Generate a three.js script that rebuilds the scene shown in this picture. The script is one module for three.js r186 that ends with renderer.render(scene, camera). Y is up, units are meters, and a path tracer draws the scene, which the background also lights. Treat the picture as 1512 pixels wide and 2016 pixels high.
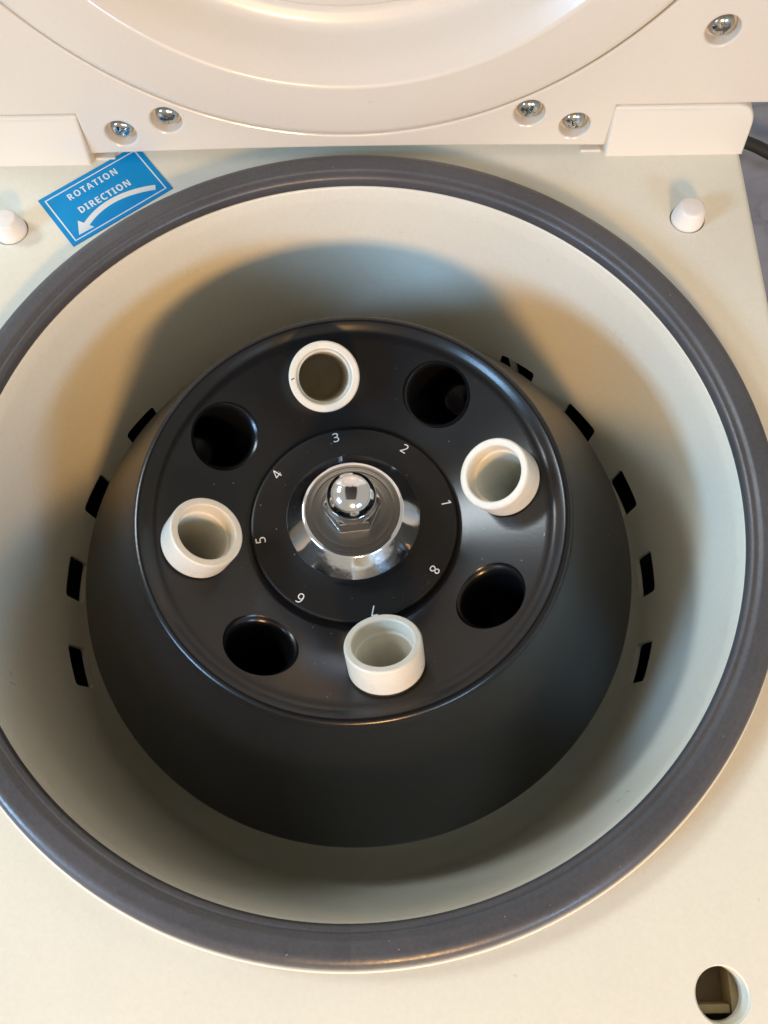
import * as THREE from 'three';
import { mergeGeometries, mergeVertices, toCreasedNormals } from 'three/addons/utils/BufferGeometryUtils.js';
import { RoundedBoxGeometry } from 'three/addons/geometries/RoundedBoxGeometry.js';
import { TextGeometry } from 'three/addons/geometries/TextGeometry.js';
import { FontLoader } from 'three/addons/loaders/FontLoader.js';
import { RectAreaLightUniformsLib } from 'three/addons/lights/RectAreaLightUniformsLib.js';
import { ImprovedNoise } from 'three/addons/math/ImprovedNoise.js';
import { Brush, Evaluator, SUBTRACTION } from 'three-bvh-csg';

// ------------------------------------------------------------------ camera, light, exposure
const scene = new THREE.Scene();
const camera = new THREE.PerspectiveCamera(58.5, 0.75, 0.01, 60);
camera.position.set(0.01131, 0.25767, 0.10708);
camera.up.set(0.01506, 0.36199, -0.93206);
camera.lookAt(camera.position.clone().add(new THREE.Vector3(-0.00439, -0.93213, -0.36209)));
camera.updateMatrixWorld(true);

const renderer = new THREE.WebGLRenderer({ antialias: true });
renderer.setSize(768, 1024);
renderer.toneMapping = THREE.LinearToneMapping;
renderer.toneMappingExposure = 1.1;
renderer.shadowMap.enabled = true;
renderer.shadowMap.type = THREE.PCFSoftShadowMap;
RectAreaLightUniformsLib.init();

scene.background = new THREE.Color().setRGB(0.40, 0.37, 0.32);      // dim even light of the room

// az: degrees from the front (+z) towards the right (+x); el: height above the deck
const COOL = [0.36, 0.64, 1.0], WARM = [1.0, 0.56, 0.21];
const LIGHTS = [  // unseen sources, placed for the bowl shadows and the rotor sheen
  { kind: 'window', az: -112, el: 35, dist: 1.7, w: 0.46, h: 0.32, color: [0.84, 0.94, 1.0], power: 27, label: 'unseen high daylight window on the side of the blue label, placed for the sheen on the rotor' },
  { kind: 'window', az: -62, el: 24.5, dist: 1.2, w: 0.36, h: 0.24, color: COOL, power: 36, label: 'unseen daylight window in front on the side of the blue label, placed to light the bowl wall across from it' },
  { kind: 'window', az: 35, el: 19, dist: 1.6, w: 0.42, h: 0.24, color: COOL, power: 26, label: 'unseen daylight window on the side of the latch hole, placed to light the opposite bowl wall' },
  { kind: 'lamp', az: 8, el: 27, dist: 1.05, w: 0.16, h: 0.125, color: WARM, power: 120, label: 'unseen warm lamp facing the open lid, placed to light the back of the bowl' },
];

// ------------------------------------------------------------------ helpers
let seed = 20240611;
const rnd = () => { seed = (seed * 1664525 + 1013904223) >>> 0; return seed / 4294967296; };
const noise = new ImprovedNoise();
const lin = (r, g, b) => new THREE.Color().setRGB(r, g, b);
const DEG = Math.PI / 180;
const V2 = (x, y) => new THREE.Vector2(x, y);
const V3 = (x, y, z) => new THREE.Vector3(x, y, z);
const used = new Map();
function numbered(n) { const k = used.get(n) ?? 0; used.set(n, k + 1); return k ? `${n}_${String(k).padStart(3, '0')}` : n; }
function thing(name, label, category, group) {
  const o = new THREE.Group(); o.name = numbered(name); o.userData = { label, category };
  if (group) o.userData.group = group;
  scene.add(o); return o;
}
function part(name, geo, mat, parent, label) {
  const m = new THREE.Mesh(geo, mat); m.name = name; m.castShadow = m.receiveShadow = true;
  if (label) m.userData.label = label;
  parent.add(m); return m;
}
function lathe(pts, seg = 128) { // uv in metres: round the axis and along the profile
  const g = new THREE.LatheGeometry(pts.map(p => V2(p[0], p[1])), seg), n = pts.length, len = [0];
  let rm = 0; pts.forEach((p, i) => { rm = Math.max(rm, p[0]); if (i) len.push(len[i - 1] + Math.hypot(p[0] - pts[i - 1][0], p[1] - pts[i - 1][1])); });
  const u = g.attributes.uv; for (let i = 0; i <= seg; i++) for (let j = 0; j < n; j++) u.setXY(i * n + j, i / seg * Math.PI * 1.8 * rm, len[j]);
  return g;
}
// profile with rounded corners: each point [r, y, radius]
function rounded(points, n = 5) {
  const out = [];
  points.forEach((p, i) => {
    const rad = p[2] ?? 0;
    if (!rad || i === 0 || i === points.length - 1) { out.push([p[0], p[1]]); return; }
    const a = V2(...points[i - 1].slice(0, 2)), b = V2(p[0], p[1]), c = V2(...points[i + 1].slice(0, 2));
    const u = a.clone().sub(b), v = c.clone().sub(b), d = Math.min(rad, u.length() * 0.49, v.length() * 0.49);
    const s = b.clone().add(u.setLength(d)), e = b.clone().add(v.setLength(d));
    for (let k = 0; k <= n; k++) {
      const t = k / n, x = (1 - t) * (1 - t) * s.x + 2 * t * (1 - t) * b.x + t * t * e.x, y = (1 - t) * (1 - t) * s.y + 2 * t * (1 - t) * b.y + t * t * e.y;
      out.push([x, y]);
    }
  });
  return out;
}
function dataTex(w, h, f, srgb) {
  const d = new Uint8Array(w * h * 4);
  for (let j = 0; j < h; j++) for (let i = 0; i < w; i++) { const c = f(i / w, j / h); for (let k = 0; k < 3; k++) d[(j * w + i) * 4 + k] = Math.max(0, Math.min(255, 255 * (Array.isArray(c) ? c[k] : c))); d[(j * w + i) * 4 + 3] = 255; }
  const t = new THREE.DataTexture(d, w, h); t.wrapS = t.wrapT = THREE.RepeatWrapping; t.magFilter = THREE.LinearFilter; t.minFilter = THREE.LinearMipmapLinearFilter; t.generateMipmaps = true;
  if (srgb) t.colorSpace = THREE.SRGBColorSpace; t.needsUpdate = true; return t;
}
const tile = (x, y, f) => { // tileable value noise, f cells per tile
  const h = (i, j) => { const s = Math.sin((((i % f) + f) % f) * 127.1 + (((j % f) + f) % f) * 311.7 + f * 17.3) * 43758.5453; return s - Math.floor(s); };
  const X = x * f, Y = y * f, i = Math.floor(X), j = Math.floor(Y), u = X - i, v = Y - j, a = u * u * (3 - 2 * u), b = v * v * (3 - 2 * v);
  return (h(i, j) * (1 - a) + h(i + 1, j) * a) * (1 - b) + (h(i, j + 1) * (1 - a) + h(i + 1, j + 1) * a) * b;
};
const fbm = (x, y, f, o = 4) => { let s = 0, a = 0.5, n = 0; for (let k = 0; k < o; k++) { s += a * tile(x, y, f << k); n += a; a *= 0.5; } return s / n; };
// uv in metres: by the face's main direction
function metreUV(g, s = 1) {
  const p = g.attributes.position, n = g.attributes.normal, uv = new Float32Array(p.count * 2);
  for (let i = 0; i < p.count; i++) {
    const ax = Math.abs(n.getX(i)), ay = Math.abs(n.getY(i)), az = Math.abs(n.getZ(i));
    let a, b; if (ay >= ax && ay >= az) { a = p.getX(i); b = p.getZ(i); } else if (az >= ax) { a = p.getX(i); b = p.getY(i); } else { a = p.getZ(i); b = p.getY(i); }
    uv[2 * i] = a * s; uv[2 * i + 1] = b * s;
  }
  g.setAttribute('uv', new THREE.BufferAttribute(uv, 2)); return g;
}
// faces that lie flat in the plane axis = value get one exact normal
function flatten(g, axis, value, sign = 1) {
  const p = g.attributes.position, n = g.attributes.normal, get = ['getX', 'getY', 'getZ'][axis];
  for (let i = 0; i < p.count; i += 3) if ([0, 1, 2].every(k => Math.abs(p[get](i + k) - value) < 2e-6)) for (let k = 0; k < 3; k++) n.setXYZ(i + k, axis === 0 ? sign : 0, axis === 1 ? sign : 0, axis === 2 ? sign : 0);
  return g;
}
const evaluator = new Evaluator(); evaluator.useGroups = false; evaluator.attributes = ['position', 'normal', 'uv'];
function cut(a, ...bs) {
  let A = new Brush(a); A.updateMatrixWorld();
  for (const b of bs) { const B = new Brush(b); B.updateMatrixWorld(); A = evaluator.evaluate(A, B, SUBTRACTION); A.updateMatrixWorld(); }
  return A.geometry;
}

// ------------------------------------------------------------------ materials
const peel = dataTex(512, 512, (x, y) => 0.5 * fbm(x, y, 40, 2) + 0.5 * fbm(x, y, 90, 2));
const paintTint = (c, amp) => dataTex(512, 512, (x, y) => { const n = 1 + amp * (fbm(x, y, 5, 5) - 0.5) + amp * 0.5 * (tile(x, y, 200) - 0.5); const sp = tile(x + 0.31, y + 0.7, 96) > 0.988 ? 0.93 : 1; return c.map(v => v * n * sp); }, true);
const roughVar = dataTex(512, 512, (x, y) => 0.72 + 0.5 * (fbm(x, y, 6, 5) - 0.5) + 0.12 * (tile(x, y, 128) - 0.5));
const rep = (t, k) => { const c = t.clone(); c.repeat.set(k, k); c.needsUpdate = true; return c; };
const M = {};
M.deck = new THREE.MeshPhysicalMaterial({ map: rep(paintTint([0.90, 0.89, 0.82], 0.035), 6), roughness: 0.55, roughnessMap: rep(roughVar, 7), bumpMap: rep(peel, 14), bumpScale: 0.00003 });
M.lid = new THREE.MeshPhysicalMaterial({ map: rep(paintTint([0.86, 0.83, 0.77], 0.015), 5), roughness: 0.3, clearcoat: 0.4, clearcoatRoughness: 0.06 });
M.tub = new THREE.MeshPhysicalMaterial({ map: rep(paintTint([0.89, 0.88, 0.815], 0.035), 6), roughness: 0.5, roughnessMap: rep(roughVar, 6), bumpMap: rep(peel, 26), bumpScale: 0.00006 });
M.cover = new THREE.MeshPhysicalMaterial({ color: lin(0.74, 0.70, 0.60), roughness: 0.35, bumpMap: rep(peel, 10), bumpScale: 0.00002 });
M.rotor = new THREE.MeshPhysicalMaterial({ color: lin(0.0065, 0.007, 0.008), roughness: 0.25, bumpMap: rep(peel, 34), bumpScale: 0.000014, specularIntensity: 1 });
M.plate = new THREE.MeshPhysicalMaterial({ color: lin(0.009, 0.009, 0.009), roughness: 0.42, specularIntensity: 0.8, bumpMap: rep(peel, 40), bumpScale: 0.00002 });
M.print = new THREE.MeshStandardMaterial({ color: lin(0.72, 0.76, 0.8), roughness: 0.6 });
M.rubber = new THREE.MeshPhysicalMaterial({ map: rep(paintTint([0.31, 0.31, 0.32], 0.2), 9), roughness: 0.5, roughnessMap: rep(roughVar, 10), bumpMap: rep(peel, 20), bumpScale: 0.00004 });
M.chrome = new THREE.MeshPhysicalMaterial({ color: lin(0.86, 0.87, 0.9), metalness: 1, roughness: 0.15, roughnessMap: rep(roughVar, 40), bumpMap: rep(peel, 9), bumpScale: 0.000025 });
M.steel = new THREE.MeshPhysicalMaterial({ color: lin(0.62, 0.61, 0.58), metalness: 1, roughness: 0.16 });
M.sleeve = new THREE.MeshPhysicalMaterial({ map: rep(paintTint([0.94, 0.925, 0.87], 0.07), 22), roughness: 0.5, roughnessMap: rep(roughVar, 30), transmission: 0.22, thickness: 0, bumpMap: rep(peel, 10), bumpScale: 0.00003 });
M.button = new THREE.MeshPhysicalMaterial({ color: lin(0.82, 0.79, 0.73), roughness: 0.3 });
M.label = new THREE.MeshPhysicalMaterial({ color: lin(0.0, 0.235, 0.56), roughness: 0.4 });
M.inner = new THREE.MeshStandardMaterial({ color: lin(0.36, 0.29, 0.21), roughness: 0.8 });
M.latch = new THREE.MeshStandardMaterial({ color: lin(0.55, 0.45, 0.25), roughness: 0.6 });
M.black = new THREE.MeshStandardMaterial({ color: lin(0.02, 0.018, 0.016), roughness: 0.6 });
M.dust = new THREE.MeshStandardMaterial({ color: lin(0.45, 0.44, 0.42), roughness: 1 });

// ------------------------------------------------------------------ unseen windows and lamp out of view, placed to light bowl, rotor and lid
const frameMat = new THREE.MeshStandardMaterial({ color: lin(0.35, 0.28, 0.2), roughness: 0.6 });
for (const L of LIGHTS) {
  const t = thing(L.kind === 'window' ? 'window' : 'unseen_lamp', L.label, L.kind === 'window' ? 'window' : 'lamp');
  const dir = V3(Math.sin(L.az * DEG) * Math.cos(L.el * DEG), Math.sin(L.el * DEG), Math.cos(L.az * DEG) * Math.cos(L.el * DEG));
  t.position.copy(dir.clone().multiplyScalar(L.dist));
  t.lookAt(0, t.position.y * (L.kind === 'window' ? 1 : 0), 0);
  const glow = new THREE.MeshStandardMaterial({ color: 0x000000, emissive: lin(...L.color), emissiveIntensity: Math.min(L.power * 0.15, 3) });
  const pane = part(L.kind === 'window' ? 'pane' : 'diffuser', new THREE.BoxGeometry(L.w, L.h, 0.01), glow, t); pane.castShadow = false; pane.position.z = -0.012;
  const bw = L.kind === 'window' ? 0.05 : 0.02;
  for (const [x, y, w, h] of [[0, L.h / 2 + bw / 2, L.w + 2 * bw, bw], [0, -L.h / 2 - bw / 2, L.w + 2 * bw, bw], [L.w / 2 + bw / 2, 0, bw, L.h], [-L.w / 2 - bw / 2, 0, bw, L.h]])
    part('frame', new RoundedBoxGeometry(w, h, 0.05, 2, 0.006), frameMat, t).position.set(x, y, 0);
  if (L.kind === 'window' && L.w > 0.6) { part('glazing_bar', new RoundedBoxGeometry(0.035, L.h, 0.03, 2, 0.005), frameMat, t).position.set(0, 0, 0.02); }
  const a = new THREE.RectAreaLight(new THREE.Color().setRGB(...L.color), L.power, L.w, L.h); a.name = 'light';
  t.add(a); a.position.z = 0.003; a.lookAt(t.localToWorld(V3(0, 0, 5)));
}

// ------------------------------------------------------------------ centrifuge
const DH = -0.0068;                       // top of the deck; y = 0 is the top of the rubber gasket
const machine = thing('centrifuge', 'cream benchtop centrifuge with open hinged lid and black rubber bowl gasket', 'centrifuge');

// deck and housing
function roundRect(x0, x1, z0, z1, r) {
  const s = new THREE.Shape();
  s.moveTo(x0 + r, z0); s.lineTo(x1 - r, z0); s.quadraticCurveTo(x1, z0, x1, z0 + r); s.lineTo(x1, z1 - r); s.quadraticCurveTo(x1, z1, x1 - r, z1);
  s.lineTo(x0 + r, z1); s.quadraticCurveTo(x0, z1, x0, z1 - r); s.lineTo(x0, z0 + r); s.quadraticCurveTo(x0, z0, x0 + r, z0); return s;
}
const XL = -0.1445, XR = 0.1420, ZB = -0.205, ZF = 0.235;
{
  const bev = 0.0025;
  let g = new THREE.ExtrudeGeometry(roundRect(XL, XR, -ZF, -ZB, 0.006), { depth: 0.0005, bevelEnabled: true, bevelSize: bev, bevelOffset: -bev, bevelThickness: bev, bevelSegments: 5, curveSegments: 8 });
  g.rotateX(-Math.PI / 2); g.translate(0, DH - bev - 0.0005, 0);
  g = toCreasedNormals(g, 0.1); metreUV(g);
  const hole = (x, z, r, flare) => { const c = lathe(rounded([[0, -0.02], [r, -0.02], [r, DH - flare, flare], [r + flare, DH + 0.00002], [r + flare, DH + 0.02], [0, DH + 0.02]], 4), 48); c.translate(x, 0, z); return c; };
  const tubHole = new THREE.CylinderGeometry(0.1262, 0.1262, 0.05, 160); tubHole.translate(0, DH, 0);
  g = cut(g, tubHole, hole(0.1185, -0.1050, 0.00605, 0.0002), hole(-0.1207, -0.1047, 0.00605, 0.0002), hole(0.0953, 0.1388, 0.0067, 0.0005));
  metreUV(g);
  part('deck', g, M.deck, machine);
  const outer = roundRect(XL + 0.0004, XR - 0.0004, -ZF + 0.0004, -ZB - 0.0004, 0.006), inner = roundRect(XL + 0.004, XR - 0.004, -ZF + 0.004, -ZB - 0.004, 0.004);
  outer.holes.push(inner);
  let h = new THREE.ExtrudeGeometry(outer, { depth: 0.19, bevelEnabled: false, curveSegments: 8 }); h.rotateX(-Math.PI / 2); h.translate(0, DH - 0.0056 - 0.19, 0); metreUV(h);
  part('housing', h, M.deck, machine);
  let f = new THREE.ExtrudeGeometry(roundRect(XL + 0.0005, XR - 0.0005, -ZF + 0.0005, -ZB - 0.0005, 0.006), { depth: 0.004, bevelEnabled: false }); f.rotateX(-Math.PI / 2); f.translate(0, DH - 0.0057 - 0.194, 0);
  part('base_plate', f, M.black, machine);
  // guard tube under the latch hole
  const gt = lathe([[0.0067, DH - 0.0057], [0.0067, DH - 0.0075], [0.0072, DH - 0.0075], [0.0072, DH - 0.0057]], 40); gt.translate(0.0953, 0, 0.1388);
  part('latch_bush', gt, M.button, machine);
}
// bowl
{
  const prof = rounded([[0.1262, DH - 0.0002], [0.1215, DH - 0.0001, 0.001], [0.1205, -0.012, 0.002], [0.1180, -0.055, 0.02], [0.1146, -0.0800, 0.006], [0.1108, -0.0965, 0.004], [0.103, -0.104, 0.004], [0.02, -0.1045], [0.02, -0.106], [0.1038, -0.1055], [0.1122, -0.0972], [0.1158, -0.0803], [0.1193, -0.0555], [0.1217, -0.0098], [0.1262, -0.0098], [0.1262, DH - 0.0002]], 5);
  let g = lathe(prof, 160); 
  const boxes = [];
  for (let k = -6; k <= 6; k++) {
    if (k > -3 && k < 2) continue;                      // only the vents that show beside the rotor
    const b = new RoundedBoxGeometry(0.0165, 0.0122, 0.03, 2, 0.0016); b.translate(0, -0.0885, -0.113); b.rotateY(-(k * 18 + 0.4) * DEG); boxes.push(b);
  }
  g = cut(g, mergeGeometries(boxes));
  const tub = part('bowl', g, M.tub, machine);
  const br = new RoundedBoxGeometry(0.003, 0.014, 0.0015, 2, 0.0004); br.rotateZ(0.3); br.translate(0.0005, -0.088, -0.1165); br.rotateY(-34.5 * DEG);
  part('bracket', br, M.button, tub);
  const hub = lathe([[0.02, -0.1065], [0.02, -0.08], [0, -0.08]], 48); part('drive_hub', hub, M.black, tub);
}
// gasket and the pressed flange that carries it
{
  const prof = rounded([[0.1225, -0.0064], [0.1210, -0.0062, 0.0008], [0.1207, -0.0040, 0.001], [0.1210, -0.0022, 0.0012], [0.1220, -0.0013, 0.0008], [0.1228, -0.0014, 0.0006], [0.1234, -0.0011, 0.0006], [0.1243, -0.0002, 0.0012], [0.1290, 0.0001, 0.002], [0.1312, -0.0012, 0.0022], [0.1318, -0.0045, 0.002], [0.1316, DH + 0.0004]], 6);
  const g = lathe(prof, 200);
  const gasket = part('gasket', g, M.rubber, machine, 'dark grey rubber ring round the mouth of the bowl');
  const fl = lathe(rounded([[0.1300, DH + 0.0001], [0.1324, DH + 0.0006, 0.0004], [0.1328, DH + 0.0001]], 4), 200);
  part('bowl_flange', fl, M.deck, machine);
}
// push buttons
for (const [x, z] of [[0.1185, -0.1050], [-0.1207, -0.1047]]) {
  const g = lathe(rounded([[0.0057, DH - 0.004], [0.0057, DH + 0.0008, 0.0006], [0.0044, DH + 0.0066, 0.0013], [0.0, DH + 0.0070]], 6), 48); g.translate(x, 0, z);
  part('button', g, M.button, machine);
  const w = lathe([[0.0056, DH - 0.0035], [0.0075, DH - 0.0035], [0.0075, DH - 0.0060]], 32); w.translate(x, 0, z); part('button_guide', w, M.black, machine);
}
// latch seen through the hole
{
  const p = new RoundedBoxGeometry(0.05, 0.002, 0.05, 1, 0.0004); p.translate(0.0953, -0.0245, 0.136); const plate = part('latch_plate', p, M.inner, machine);
  const b = new RoundedBoxGeometry(0.022, 0.006, 0.0022, 1, 0.0003); b.translate(0.0890, -0.0195, 0.1432); part('latch_bar', b, M.latch, plate);
  const c = new RoundedBoxGeometry(0.003, 0.0075, 0.03, 1, 0.0003); c.translate(0.1018, -0.0195, 0.1335); part('latch_arm', c, M.latch, plate);
}
// hinge covers
for (const [x0, x1, s] of [[0.0921, 0.1423, 1], [-0.1453, -0.0951, -1]]) {
  const sh = new THREE.Shape(), w = x1 - x0, h = 0.0196, r = 0.0085;
  sh.moveTo(0, 0); sh.lineTo(w, 0); sh.lineTo(w, h - r); sh.quadraticCurveTo(w, h, w - r, h); sh.lineTo(0.001, h); sh.quadraticCurveTo(0, h, 0, h - 0.001); sh.lineTo(0, 0);
  const bev = 0.0012;
  let g = new THREE.ExtrudeGeometry(sh, { depth: 0.03, bevelEnabled: true, bevelSize: bev, bevelOffset: -bev, bevelThickness: bev, bevelSegments: 4, curveSegments: 12 });
  g = toCreasedNormals(g, 0.6);
  if (s < 0) { g.scale(-1, 1, 1); const ix = g.attributes.position; // mirrored: flip the winding
    for (const a of Object.values(g.attributes)) for (let i = 0; i < a.count; i += 3) for (let k = 0; k < a.itemSize; k++) { const q = a.array[(i + 1) * a.itemSize + k]; a.array[(i + 1) * a.itemSize + k] = a.array[(i + 2) * a.itemSize + k]; a.array[(i + 2) * a.itemSize + k] = q; }
    g.translate(x1, 0, 0); } else g.translate(x0, 0, 0);
  g.translate(0, DH - 0.0004, -0.1331 - 0.03 - bev);
  const p = g.attributes.position; for (let i = 0; i < p.count; i++) p.setZ(i, p.getZ(i) - 0.22 * (p.getY(i) - DH));
  g.deleteAttribute('normal'); g = toCreasedNormals(g, 0.25); metreUV(g);
  part('hinge_cover', g, M.cover, machine);
}
// label on the deck
{
  const U = V3(0.0333, 0, -0.0248), W = V3(0.0150, 0, 0.0201), lw = U.length(), lh = W.length(), ang = Math.atan2(-U.z, U.x);
  const c = V3(-0.1127, 0, -0.1174).addScaledVector(U, 0.5).addScaledVector(W, 0.5);
  const g = new THREE.BoxGeometry(lw, 0.00016, lh); g.rotateY(ang); g.translate(c.x, DH + 0.00012, c.z);
  const lab = part('direction_label', g, M.label, machine, 'blue sticker reading ROTATION DIRECTION above a curved white arrow');
  const cv = document.createElement('canvas'); cv.width = 1280; cv.height = Math.round(1280 * lh / lw); const x = cv.getContext('2d'), CW = cv.width, CH = cv.height;
  x.fillStyle = 'rgb(0,143,206)'; x.fillRect(0, 0, CW, CH);
  x.strokeStyle = x.fillStyle = 'rgb(226,230,228)'; x.lineWidth = 15; x.strokeRect(CW * 0.045, CH * 0.075, CW * 0.907, CH * 0.865);
  x.textAlign = 'left'; x.textBaseline = 'alphabetic';
  const word = (s, u0, u1, v, cap) => { // capitals spread between u0 and u1
    const fs = CH * cap / 0.72; x.font = `bold ${fs}px sans-serif`;
    const ws = [...s].map(k => x.measureText(k).width * 0.86), gap = ((u1 - u0) * CW - ws.reduce((a, b) => a + b, 0)) / (s.length - 1); let px = u0 * CW;
    [...s].forEach((k, i) => { x.save(); x.translate(px, v * CH); x.scale(0.86, 1); x.fillText(k, 0, 0); x.restore(); px += ws[i] + gap; });
  };
  word('ROTATION', 0.215, 0.715, 0.283, 0.118); word('DIRECTION', 0.222, 0.742, 0.578, 0.122);
  x.lineWidth = CH * 0.092; x.beginPath(); x.moveTo(0.885 * CW, 0.835 * CH); x.quadraticCurveTo(0.50 * CW, 0.50 * CH, 0.195 * CW, 0.80 * CH); x.stroke();
  x.beginPath(); x.moveTo(0.098 * CW, 0.884 * CH); x.lineTo(0.165 * CW, 0.655 * CH); x.lineTo(0.245 * CW, 0.895 * CH); x.closePath(); x.fill();
  const t = new THREE.CanvasTexture(cv); t.colorSpace = THREE.SRGBColorSpace; t.anisotropy = 8;
  const pg = new THREE.PlaneGeometry(lw - 0.0002, lh - 0.0002); pg.rotateX(-Math.PI / 2); pg.rotateY(ang); pg.translate(c.x, DH + 0.00024, c.z);
  part('print', pg, new THREE.MeshPhysicalMaterial({ map: t, roughness: 0.6, specularIntensity: 0.5 }), lab);
}

// lid: modelled in its own plane (x right, y up the lid, z out of its inner face)
{
  const LID = new THREE.Group(); LID.name = 'lid'; machine.add(LID); LID.position.set(0, DH, -0.1364); LID.rotation.x = -0.0408;
  LID.userData.label = 'raised cream lid with a round sealing ring on its inner face';
  const HC = 0.1375, TX0 = -0.0950, TX1 = 0.0925, TV = 0.0020, BV = 0.0200, X0 = -0.158, X1 = 0.156, TOP = 0.285;
  const s = new THREE.Shape();
  s.moveTo(TX0 + 0.0005, TV); s.quadraticCurveTo((TX0 + TX1) / 2, TV + 0.0026, TX1 - 0.0005, TV); s.lineTo(TX1, TV + 0.0005); s.lineTo(TX1, BV); s.lineTo(X1 - 0.003, BV); s.quadraticCurveTo(X1, BV, X1, BV + 0.003);
  s.lineTo(X1, TOP - 0.02); s.quadraticCurveTo(X1, TOP, X1 - 0.02, TOP); s.lineTo(X0 + 0.02, TOP); s.quadraticCurveTo(X0, TOP, X0, TOP - 0.02); s.lineTo(X0, BV + 0.003); s.quadraticCurveTo(X0, BV, X0 + 0.003, BV); s.lineTo(TX0, BV); s.lineTo(TX0, TV + 0.0005); s.closePath();
  const big = new THREE.Path(); big.absarc(0, HC, 0.1286, 0, Math.PI * 2, true); s.holes.push(big);
  const SC = [[-0.0815, 0.0112], [-0.0642, 0.0168], [0.0627, 0.0172], [0.0795, 0.0114], [0.1197, 0.0488], [-0.1205, 0.0488]];
  for (const [x, y] of SC) { const c = new THREE.Path(); c.absarc(x, y, 0.0054, 0, Math.PI * 2, true); s.holes.push(c); }
  const bev = 0.0009;
  let g = new THREE.ExtrudeGeometry(s, { depth: 0.012, bevelEnabled: true, bevelSize: bev, bevelOffset: -bev, bevelThickness: bev, bevelSegments: 4, curveSegments: 61 });
  g.translate(0, 0, -0.012 - bev); g = flatten(toCreasedNormals(g, 0.1), 2, 0); metreUV(g);
  part('lid_panel', g, M.lid, LID);
  const ring = (prof, seg) => { const q = lathe(prof, seg); q.rotateX(Math.PI / 2); q.translate(0, HC, 0); return q; };
  // profile: [radius, height out of the face]
  const rp = rounded([[0.1288, -0.010], [0.1279, -0.0022, 0.0004], [0.1272, 0.0008, 0.001], [0.1255, 0.0016, 0.0018], [0.1180, 0.0022, 0.004], [0.1066, 0.0018, 0.001], [0.1052, 0.0004, 0.0010], [0.1010, -0.0040, 0.004], [0.0955, -0.0130, 0.005], [0.0910, -0.0152, 0.003], [0.0893, -0.0152]], 6);
  part('sealing_ring', ring(rp.reverse(), 200), M.lid, LID);
  const dp = rounded([[0.0001, -0.0120], [0.0600, -0.0124, 0.02], [0.0838, -0.0132, 0.0008], [0.0846, -0.0139, 0.0006], [0.0880, -0.0140, 0.0006], [0.0896, -0.0153]], 5);
  part('lid_dish', ring(dp, 200), M.lid, LID);
  const back = new THREE.BoxGeometry(0.29, 0.26, 0.004); back.translate(0, 0.15, -0.020); part('lid_back', back, M.lid, LID);
  // screws in their cups
  let head = lathe(rounded([[0, 0.0029], [0.0018, 0.0027, 0.0012], [0.0034, 0.0019, 0.001], [0.0041, 0.0004, 0.0006], [0.0040, -0.0004], [0, -0.0004]], 5).reverse(), 40); head.rotateX(Math.PI / 2);
  const slotA = new RoundedBoxGeometry(0.0048, 0.0012, 0.0036, 2, 0.0002), slotB = new RoundedBoxGeometry(0.0012, 0.0048, 0.0036, 2, 0.0002), pit = new THREE.ConeGeometry(0.0013, 0.003, 12);
  slotA.translate(0, 0, 0.0029); slotB.translate(0, 0, 0.0029); pit.rotateX(-Math.PI / 2); pit.translate(0, 0, 0.0022);
  head = cut(head, slotA, slotB, pit);
  SC.forEach(([x, y], i) => {
    const cup = lathe(rounded([[0.0054, -0.0008], [0.0050, -0.0044, 0.0008], [0.0, -0.0045]], 4).reverse(), 40); cup.rotateX(Math.PI / 2); cup.translate(x, y, 0);
    part('screw_cup', cup, M.lid, LID);
    const q = part('screw', head, M.steel, LID); q.position.set(x, y, -0.0036); q.rotation.z = 0.4 + i * 1.13;
  });
  for (const x of [TX1 - 0.0052, TX0 + 0.0048]) { const k = new RoundedBoxGeometry(0.0075, 0.0016, 0.006, 2, 0.0005); k.translate(x, -0.0001, -0.0022); part('hinge_tab', k, M.lid, LID); }
}

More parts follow.
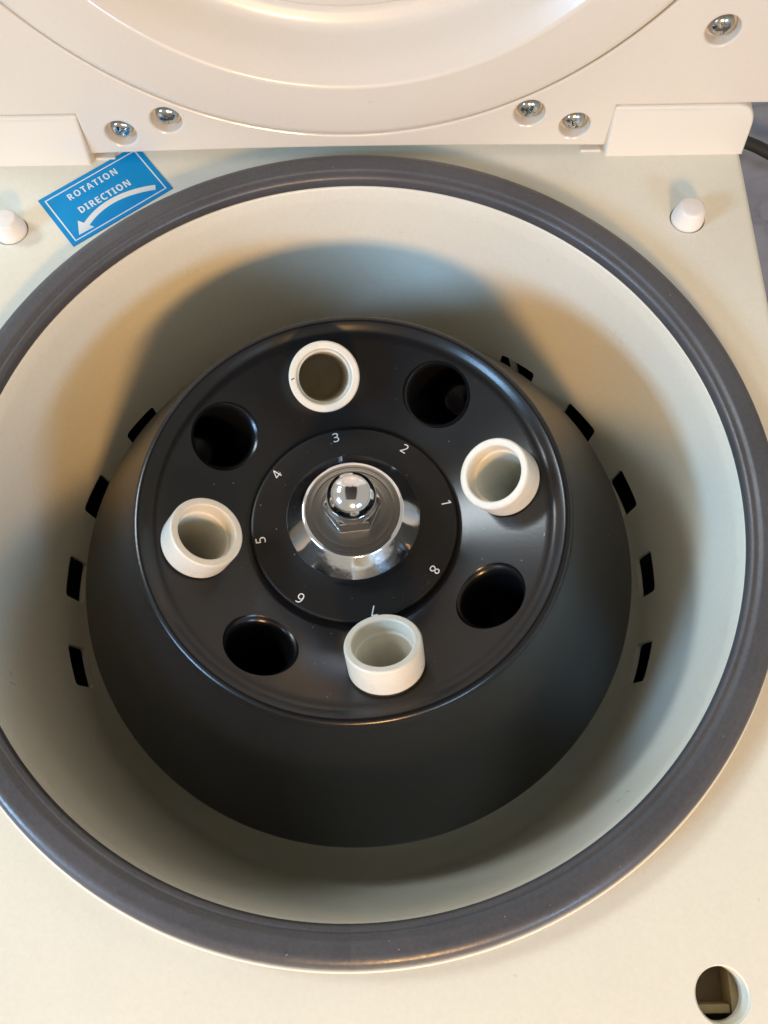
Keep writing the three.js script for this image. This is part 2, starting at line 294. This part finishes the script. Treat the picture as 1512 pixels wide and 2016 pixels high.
// ------------------------------------------------------------------ rotor
const rotor = thing('rotor', 'black angled centrifuge rotor with numbered centre plate and eight tube holes', 'rotor');
const TILT = 30 * DEG, HR = 0.0516, HH = -0.0187;
const holeAz = k => (78.5 - 45 * k) * DEG;          // clockwise from the back, seen from above
const holeFrame = k => { // matrix whose +y is the hole's axis (out of the dish), origin on the dish
  const a = holeAz(k), out = V3(Math.sin(a), 0, -Math.cos(a)), y = V3(0, Math.cos(TILT), 0).addScaledVector(out, -Math.sin(TILT)), x = V3(0, 1, 0).cross(out).normalize(), z = x.clone().cross(y);
  return new THREE.Matrix4().makeBasis(x, y, z).setPosition(out.x * HR, HH, out.z * HR);
};
{
  const slope = Math.tan(TILT), dish = r => HH + (r - HR) * slope;
  const prof = rounded([[0, -0.066], [0.0980, -0.0665], [0.1011, -0.0663, 0.001], [0.1008, -0.0648, 0.001], [0.0698, -0.0121, 0.0015], [0.0690, -0.0098, 0.0012], [0.0672, -0.0092, 0.0011], [0.0660, -0.0101, 0.0012], [0.0640, dish(0.0640) - 0.0005, 0.0022], [0.0620, dish(0.0620), 0.001], [0.0385, dish(0.0385), 0.003], [0.0356, -0.0279, 0.0012], [0.0345, -0.0282, 0.0004], [0.0, -0.0282]], 6);
  let g = lathe(prof, 192);
  const r0 = 0.0101, f = 0.0016, cutters = [];
  for (let k = 0; k < 8; k++) {
    const c = lathe(rounded([[0, -0.047], [r0 - 0.003, -0.046, 0.002], [r0, -0.043, 0.002], [r0, 0.0004 - f, f], [r0 + f + 0.0003, 0.0007], [r0 + f + 0.0020, 0.008], [0, 0.008]], 6), 64);
    c.applyMatrix4(holeFrame(k)); cutters.push(c);
  }
  g = cut(g, ...cutters);
  part('rotor_body', g, M.rotor, rotor);
  const plate = part('number_plate', (lathe(rounded([[0.0342, -0.0281], [0.0344, -0.0264, 0.0005], [0.0336, -0.0259, 0.0005], [0.0, -0.0259]], 4), 128)), M.plate, rotor, 'flat black disc printed with the hole numbers 1 to 8');
  const font = await new FontLoader().loadAsync('fonts/droid/droid_sans_regular.typeface.json');
  for (let k = 0; k < 8; k++) {
    const t = new TextGeometry(String(k + 1), { font, size: 0.0033, depth: 0.00006, curveSegments: 6, bevelEnabled: false }); t.computeBoundingBox();
    const b = t.boundingBox; t.translate(-(b.min.x + b.max.x) / 2, -(b.min.y + b.max.y) / 2, 0);
    t.rotateX(-Math.PI / 2); t.translate(0, -0.02588, -0.0314); t.rotateY(-holeAz(k) );
    part('numeral', t, M.print, plate);
  }
  // chrome hub and acorn nut
  const ringBump = dataTex(4, 512, (x, y) => 0.5 + 0.5 * (tile(0.3, y, 34) - 0.5) + 0.4 * (tile(0.7, y, 70) - 0.5)); ringBump.repeat.set(1, 66);
  const turned = new THREE.MeshPhysicalMaterial({ color: lin(0.66, 0.66, 0.62), metalness: 1, roughness: 0.2, bumpMap: ringBump, bumpScale: 0.00005 });
  const hub = part('hub', lathe(rounded([[0.0219, -0.0258], [0.0219, -0.0211, 0.0003], [0.0162, -0.0148, 0.0004], [0.0152, -0.0145]], 5), 128), M.chrome, rotor);
  part('hub_face', lathe([[0.01525, -0.01448], [0.012, -0.01448], [0.008, -0.01448], [0.0, -0.01448]], 128), turned, hub);
  const hs = new THREE.Shape(), R6 = 0.0090; for (let k = 0; k < 6; k++) { const a = (30 + 60 * k) * DEG; hs[k ? 'lineTo' : 'moveTo'](R6 * Math.sin(a), R6 * Math.cos(a)); } hs.closePath();
  let hx = new THREE.ExtrudeGeometry(hs, { depth: 0.0062, bevelEnabled: true, bevelSize: 0.0006, bevelOffset: -0.0006, bevelThickness: 0.0004, bevelSegments: 2 }); hx.rotateX(-Math.PI / 2); hx.translate(0, -0.01408, 0); hx = toCreasedNormals(hx, 0.4); hx.rotateY(6 * DEG);
  const nut = part('nut', hx, M.chrome, rotor);
  const dome = [[0.0081, -0.0078], [0.0080, -0.0066], [0.0079, -0.0052]]; for (let k = 0; k <= 16; k++) { const a = k / 16 * Math.PI / 2; dome.push([0.0079 * Math.cos(a), -0.0046 + 0.0078 * Math.sin(a)]); }
  part('nut_dome', lathe(dome, 64), M.chrome, nut);
}

// ------------------------------------------------------------------ tube sleeves
const sleeveProf = rounded([[0, -0.0415], [0.0090, -0.0412, 0.002], [0.0098, -0.0385, 0.002], [0.0099, 0.0006, 0.0002], [0.0112, 0.0007, 0.0005], [0.0118, 0.0014, 0.0006], [0.0118, 0.0108, 0.0003], [0.0114, 0.0114, 0.0003], [0.0096, 0.0114, 0.0003], [0.0092, 0.0110, 0.0003], [0.0090, 0.0066, 0.0005], [0.0084, 0.0060, 0.0005], [0.0083, -0.037, 0.003], [0, -0.0398]], 5);
const sleeveGeo = lathe(sleeveProf, 72);
const sleeveNames = { 0: 'cream tube sleeve beside numeral 1 of the rotor, casting a shade on the glossy dish', 2: 'white tube sleeve behind numeral 3, its bore looking straight out', 4: 'cream tube sleeve leaning towards numeral 5 on the plate', 6: 'white tube sleeve that half covers the numeral between 6 and 8' };
for (const k of [0, 2, 4, 6]) {
  const t = thing('tube_sleeve', sleeveNames[k], 'tube sleeve', 'tube sleeves in the rotor');
  t.applyMatrix4(holeFrame(k)); if (k !== 2) t.rotateY(rnd() * 6); t.translateY(0.0001);
  part('sleeve_body', sleeveGeo, M.sleeve, t);
  if (k === 2) { const mk = new RoundedBoxGeometry(0.0012, 0.00006, 0.00035, 1, 0.00002); mk.rotateY(0.3); mk.translate(0.0104, 0.01141, 0.0012); part('ink_mark', mk, M.black, t); }
}

// ------------------------------------------------------------------ dust specks
function dust(parent, n, place) {
  const m = new THREE.InstancedMesh(new THREE.IcosahedronGeometry(1, 0), M.dust, n), o = new THREE.Object3D();
  for (let i = 0; i < n; i++) { const p = place(); o.position.set(...p); o.rotation.set(rnd() * 6, rnd() * 6, rnd() * 6); const q = 0.00006 + 0.00012 * rnd() ** 3; o.scale.set(q * (rnd() > 0.85 ? 5 : 1), q, q); o.updateMatrix(); m.setMatrixAt(i, o.matrix); }
  m.name = 'dust'; m.userData.kind = 'stuff'; parent.add(m);
}
const polar = (r, a, y) => [r * Math.sin(a), y, r * Math.cos(a)];
dust(machine, 60, () => polar(0.1245 + 0.005 * rnd(), rnd() * 6.283, 0.0001));
dust(rotor, 50, () => { for (;;) { const r = 0.038 + 0.024 * rnd(), a = rnd() * 6.283, p = polar(r, a, HH + (r - HR) * Math.tan(TILT)); let ok = true; for (let k = 0; k < 8; k++) { const h = holeAz(k); if (Math.hypot(p[0] - HR * Math.sin(h), p[2] + HR * Math.cos(h)) < 0.013) ok = false; } if (ok) return p; } });
dust(rotor, 24, () => polar(0.0225 + 0.011 * rnd(), rnd() * 6.283, -0.0259));
dust(rotor, 30, () => { const t = rnd(); return polar(0.0705 + t * 0.0295, rnd() * 6.283, -0.0133 - t * 0.0503); });

// ------------------------------------------------------------------ table and what lies on it behind the machine, and the unseen blocker overhead
{
  const g = new THREE.BoxGeometry(3, 0.03, 3); g.translate(0, DH - 0.0057 - 0.194 - 0.0155, 0); metreUV(g);
  const table = part('table', g, new THREE.MeshStandardMaterial({ map: rep(paintTint([0.55, 0.53, 0.50], 0.2), 2), roughness: 0.5 }), scene); table.userData.kind = 'structure';
  const dark = new THREE.MeshStandardMaterial({ color: lin(0.07, 0.055, 0.04), roughness: 0.6 });
  const shadeBlock = thing('overhead_blocker', 'unseen dark cabinet hanging over the bench above the machine', 'blocker');  // unseen block in place of the photographer: cuts overhead light, darkens reflections
  const bd = new RoundedBoxGeometry(0.9, 0.4, 1.3, 2, 0.004); bd.translate(0.02, 1.1, -0.05); part('blocker_body', bd, dark, shadeBlock);
  const rl = new RoundedBoxGeometry(0.88, 0.02, 0.02, 2, 0.004); rl.translate(0.02, 0.888, 0.57); part('blocker_rail', rl, dark, shadeBlock);
  const pg = new THREE.PlaneGeometry(0.5, 0.6, 90, 110); pg.rotateX(-Math.PI / 2); const p = pg.attributes.position;
  for (let i = 0; i < p.count; i++) { const x = p.getX(i) * 16, z = p.getZ(i) * 16; p.setY(i, 0.022 + 0.018 * noise.noise(x * 0.5, z * 0.5, 1.3) + 0.012 * Math.abs(noise.noise(x * 1.3, z * 1.1, 4)) + 0.012 * Math.abs(noise.noise(x * 2.6, z * 2.2, 9)) + 0.004 * Math.abs(noise.noise(x * 6, z * 5, 3))); }
  pg.computeVertexNormals(); pg.translate(0.42, DH - 0.2, -0.30);
  const bag = part('plastic_sheet', pg, new THREE.MeshPhysicalMaterial({ color: lin(0.24, 0.25, 0.30), roughness: 0.22, clearcoat: 0.6, clearcoatRoughness: 0.1 }), scene);
  const cb = new THREE.TubeGeometry(new THREE.CatmullRomCurve3([V3(0.155, -0.155, -0.30), V3(0.20, -0.153, -0.283), V3(0.2209, -0.151, -0.2708), V3(0.235, -0.152, -0.2625), V3(0.29, -0.153, -0.25), V3(0.38, -0.15, -0.30)]), 60, 0.0035, 10);
  const cable = part('power_cable', cb, M.black, scene); cable.userData = { label: 'thin black power cable lying on the grey plastic sheet', category: 'cable' };
  bag.userData = { label: 'crumpled shiny grey plastic sheet on the table behind the hinge', category: 'plastic sheet' };
}

scene.traverse(o => { if (o.isMesh) { o.castShadow = o.receiveShadow = true; } });
renderer.render(scene, camera);
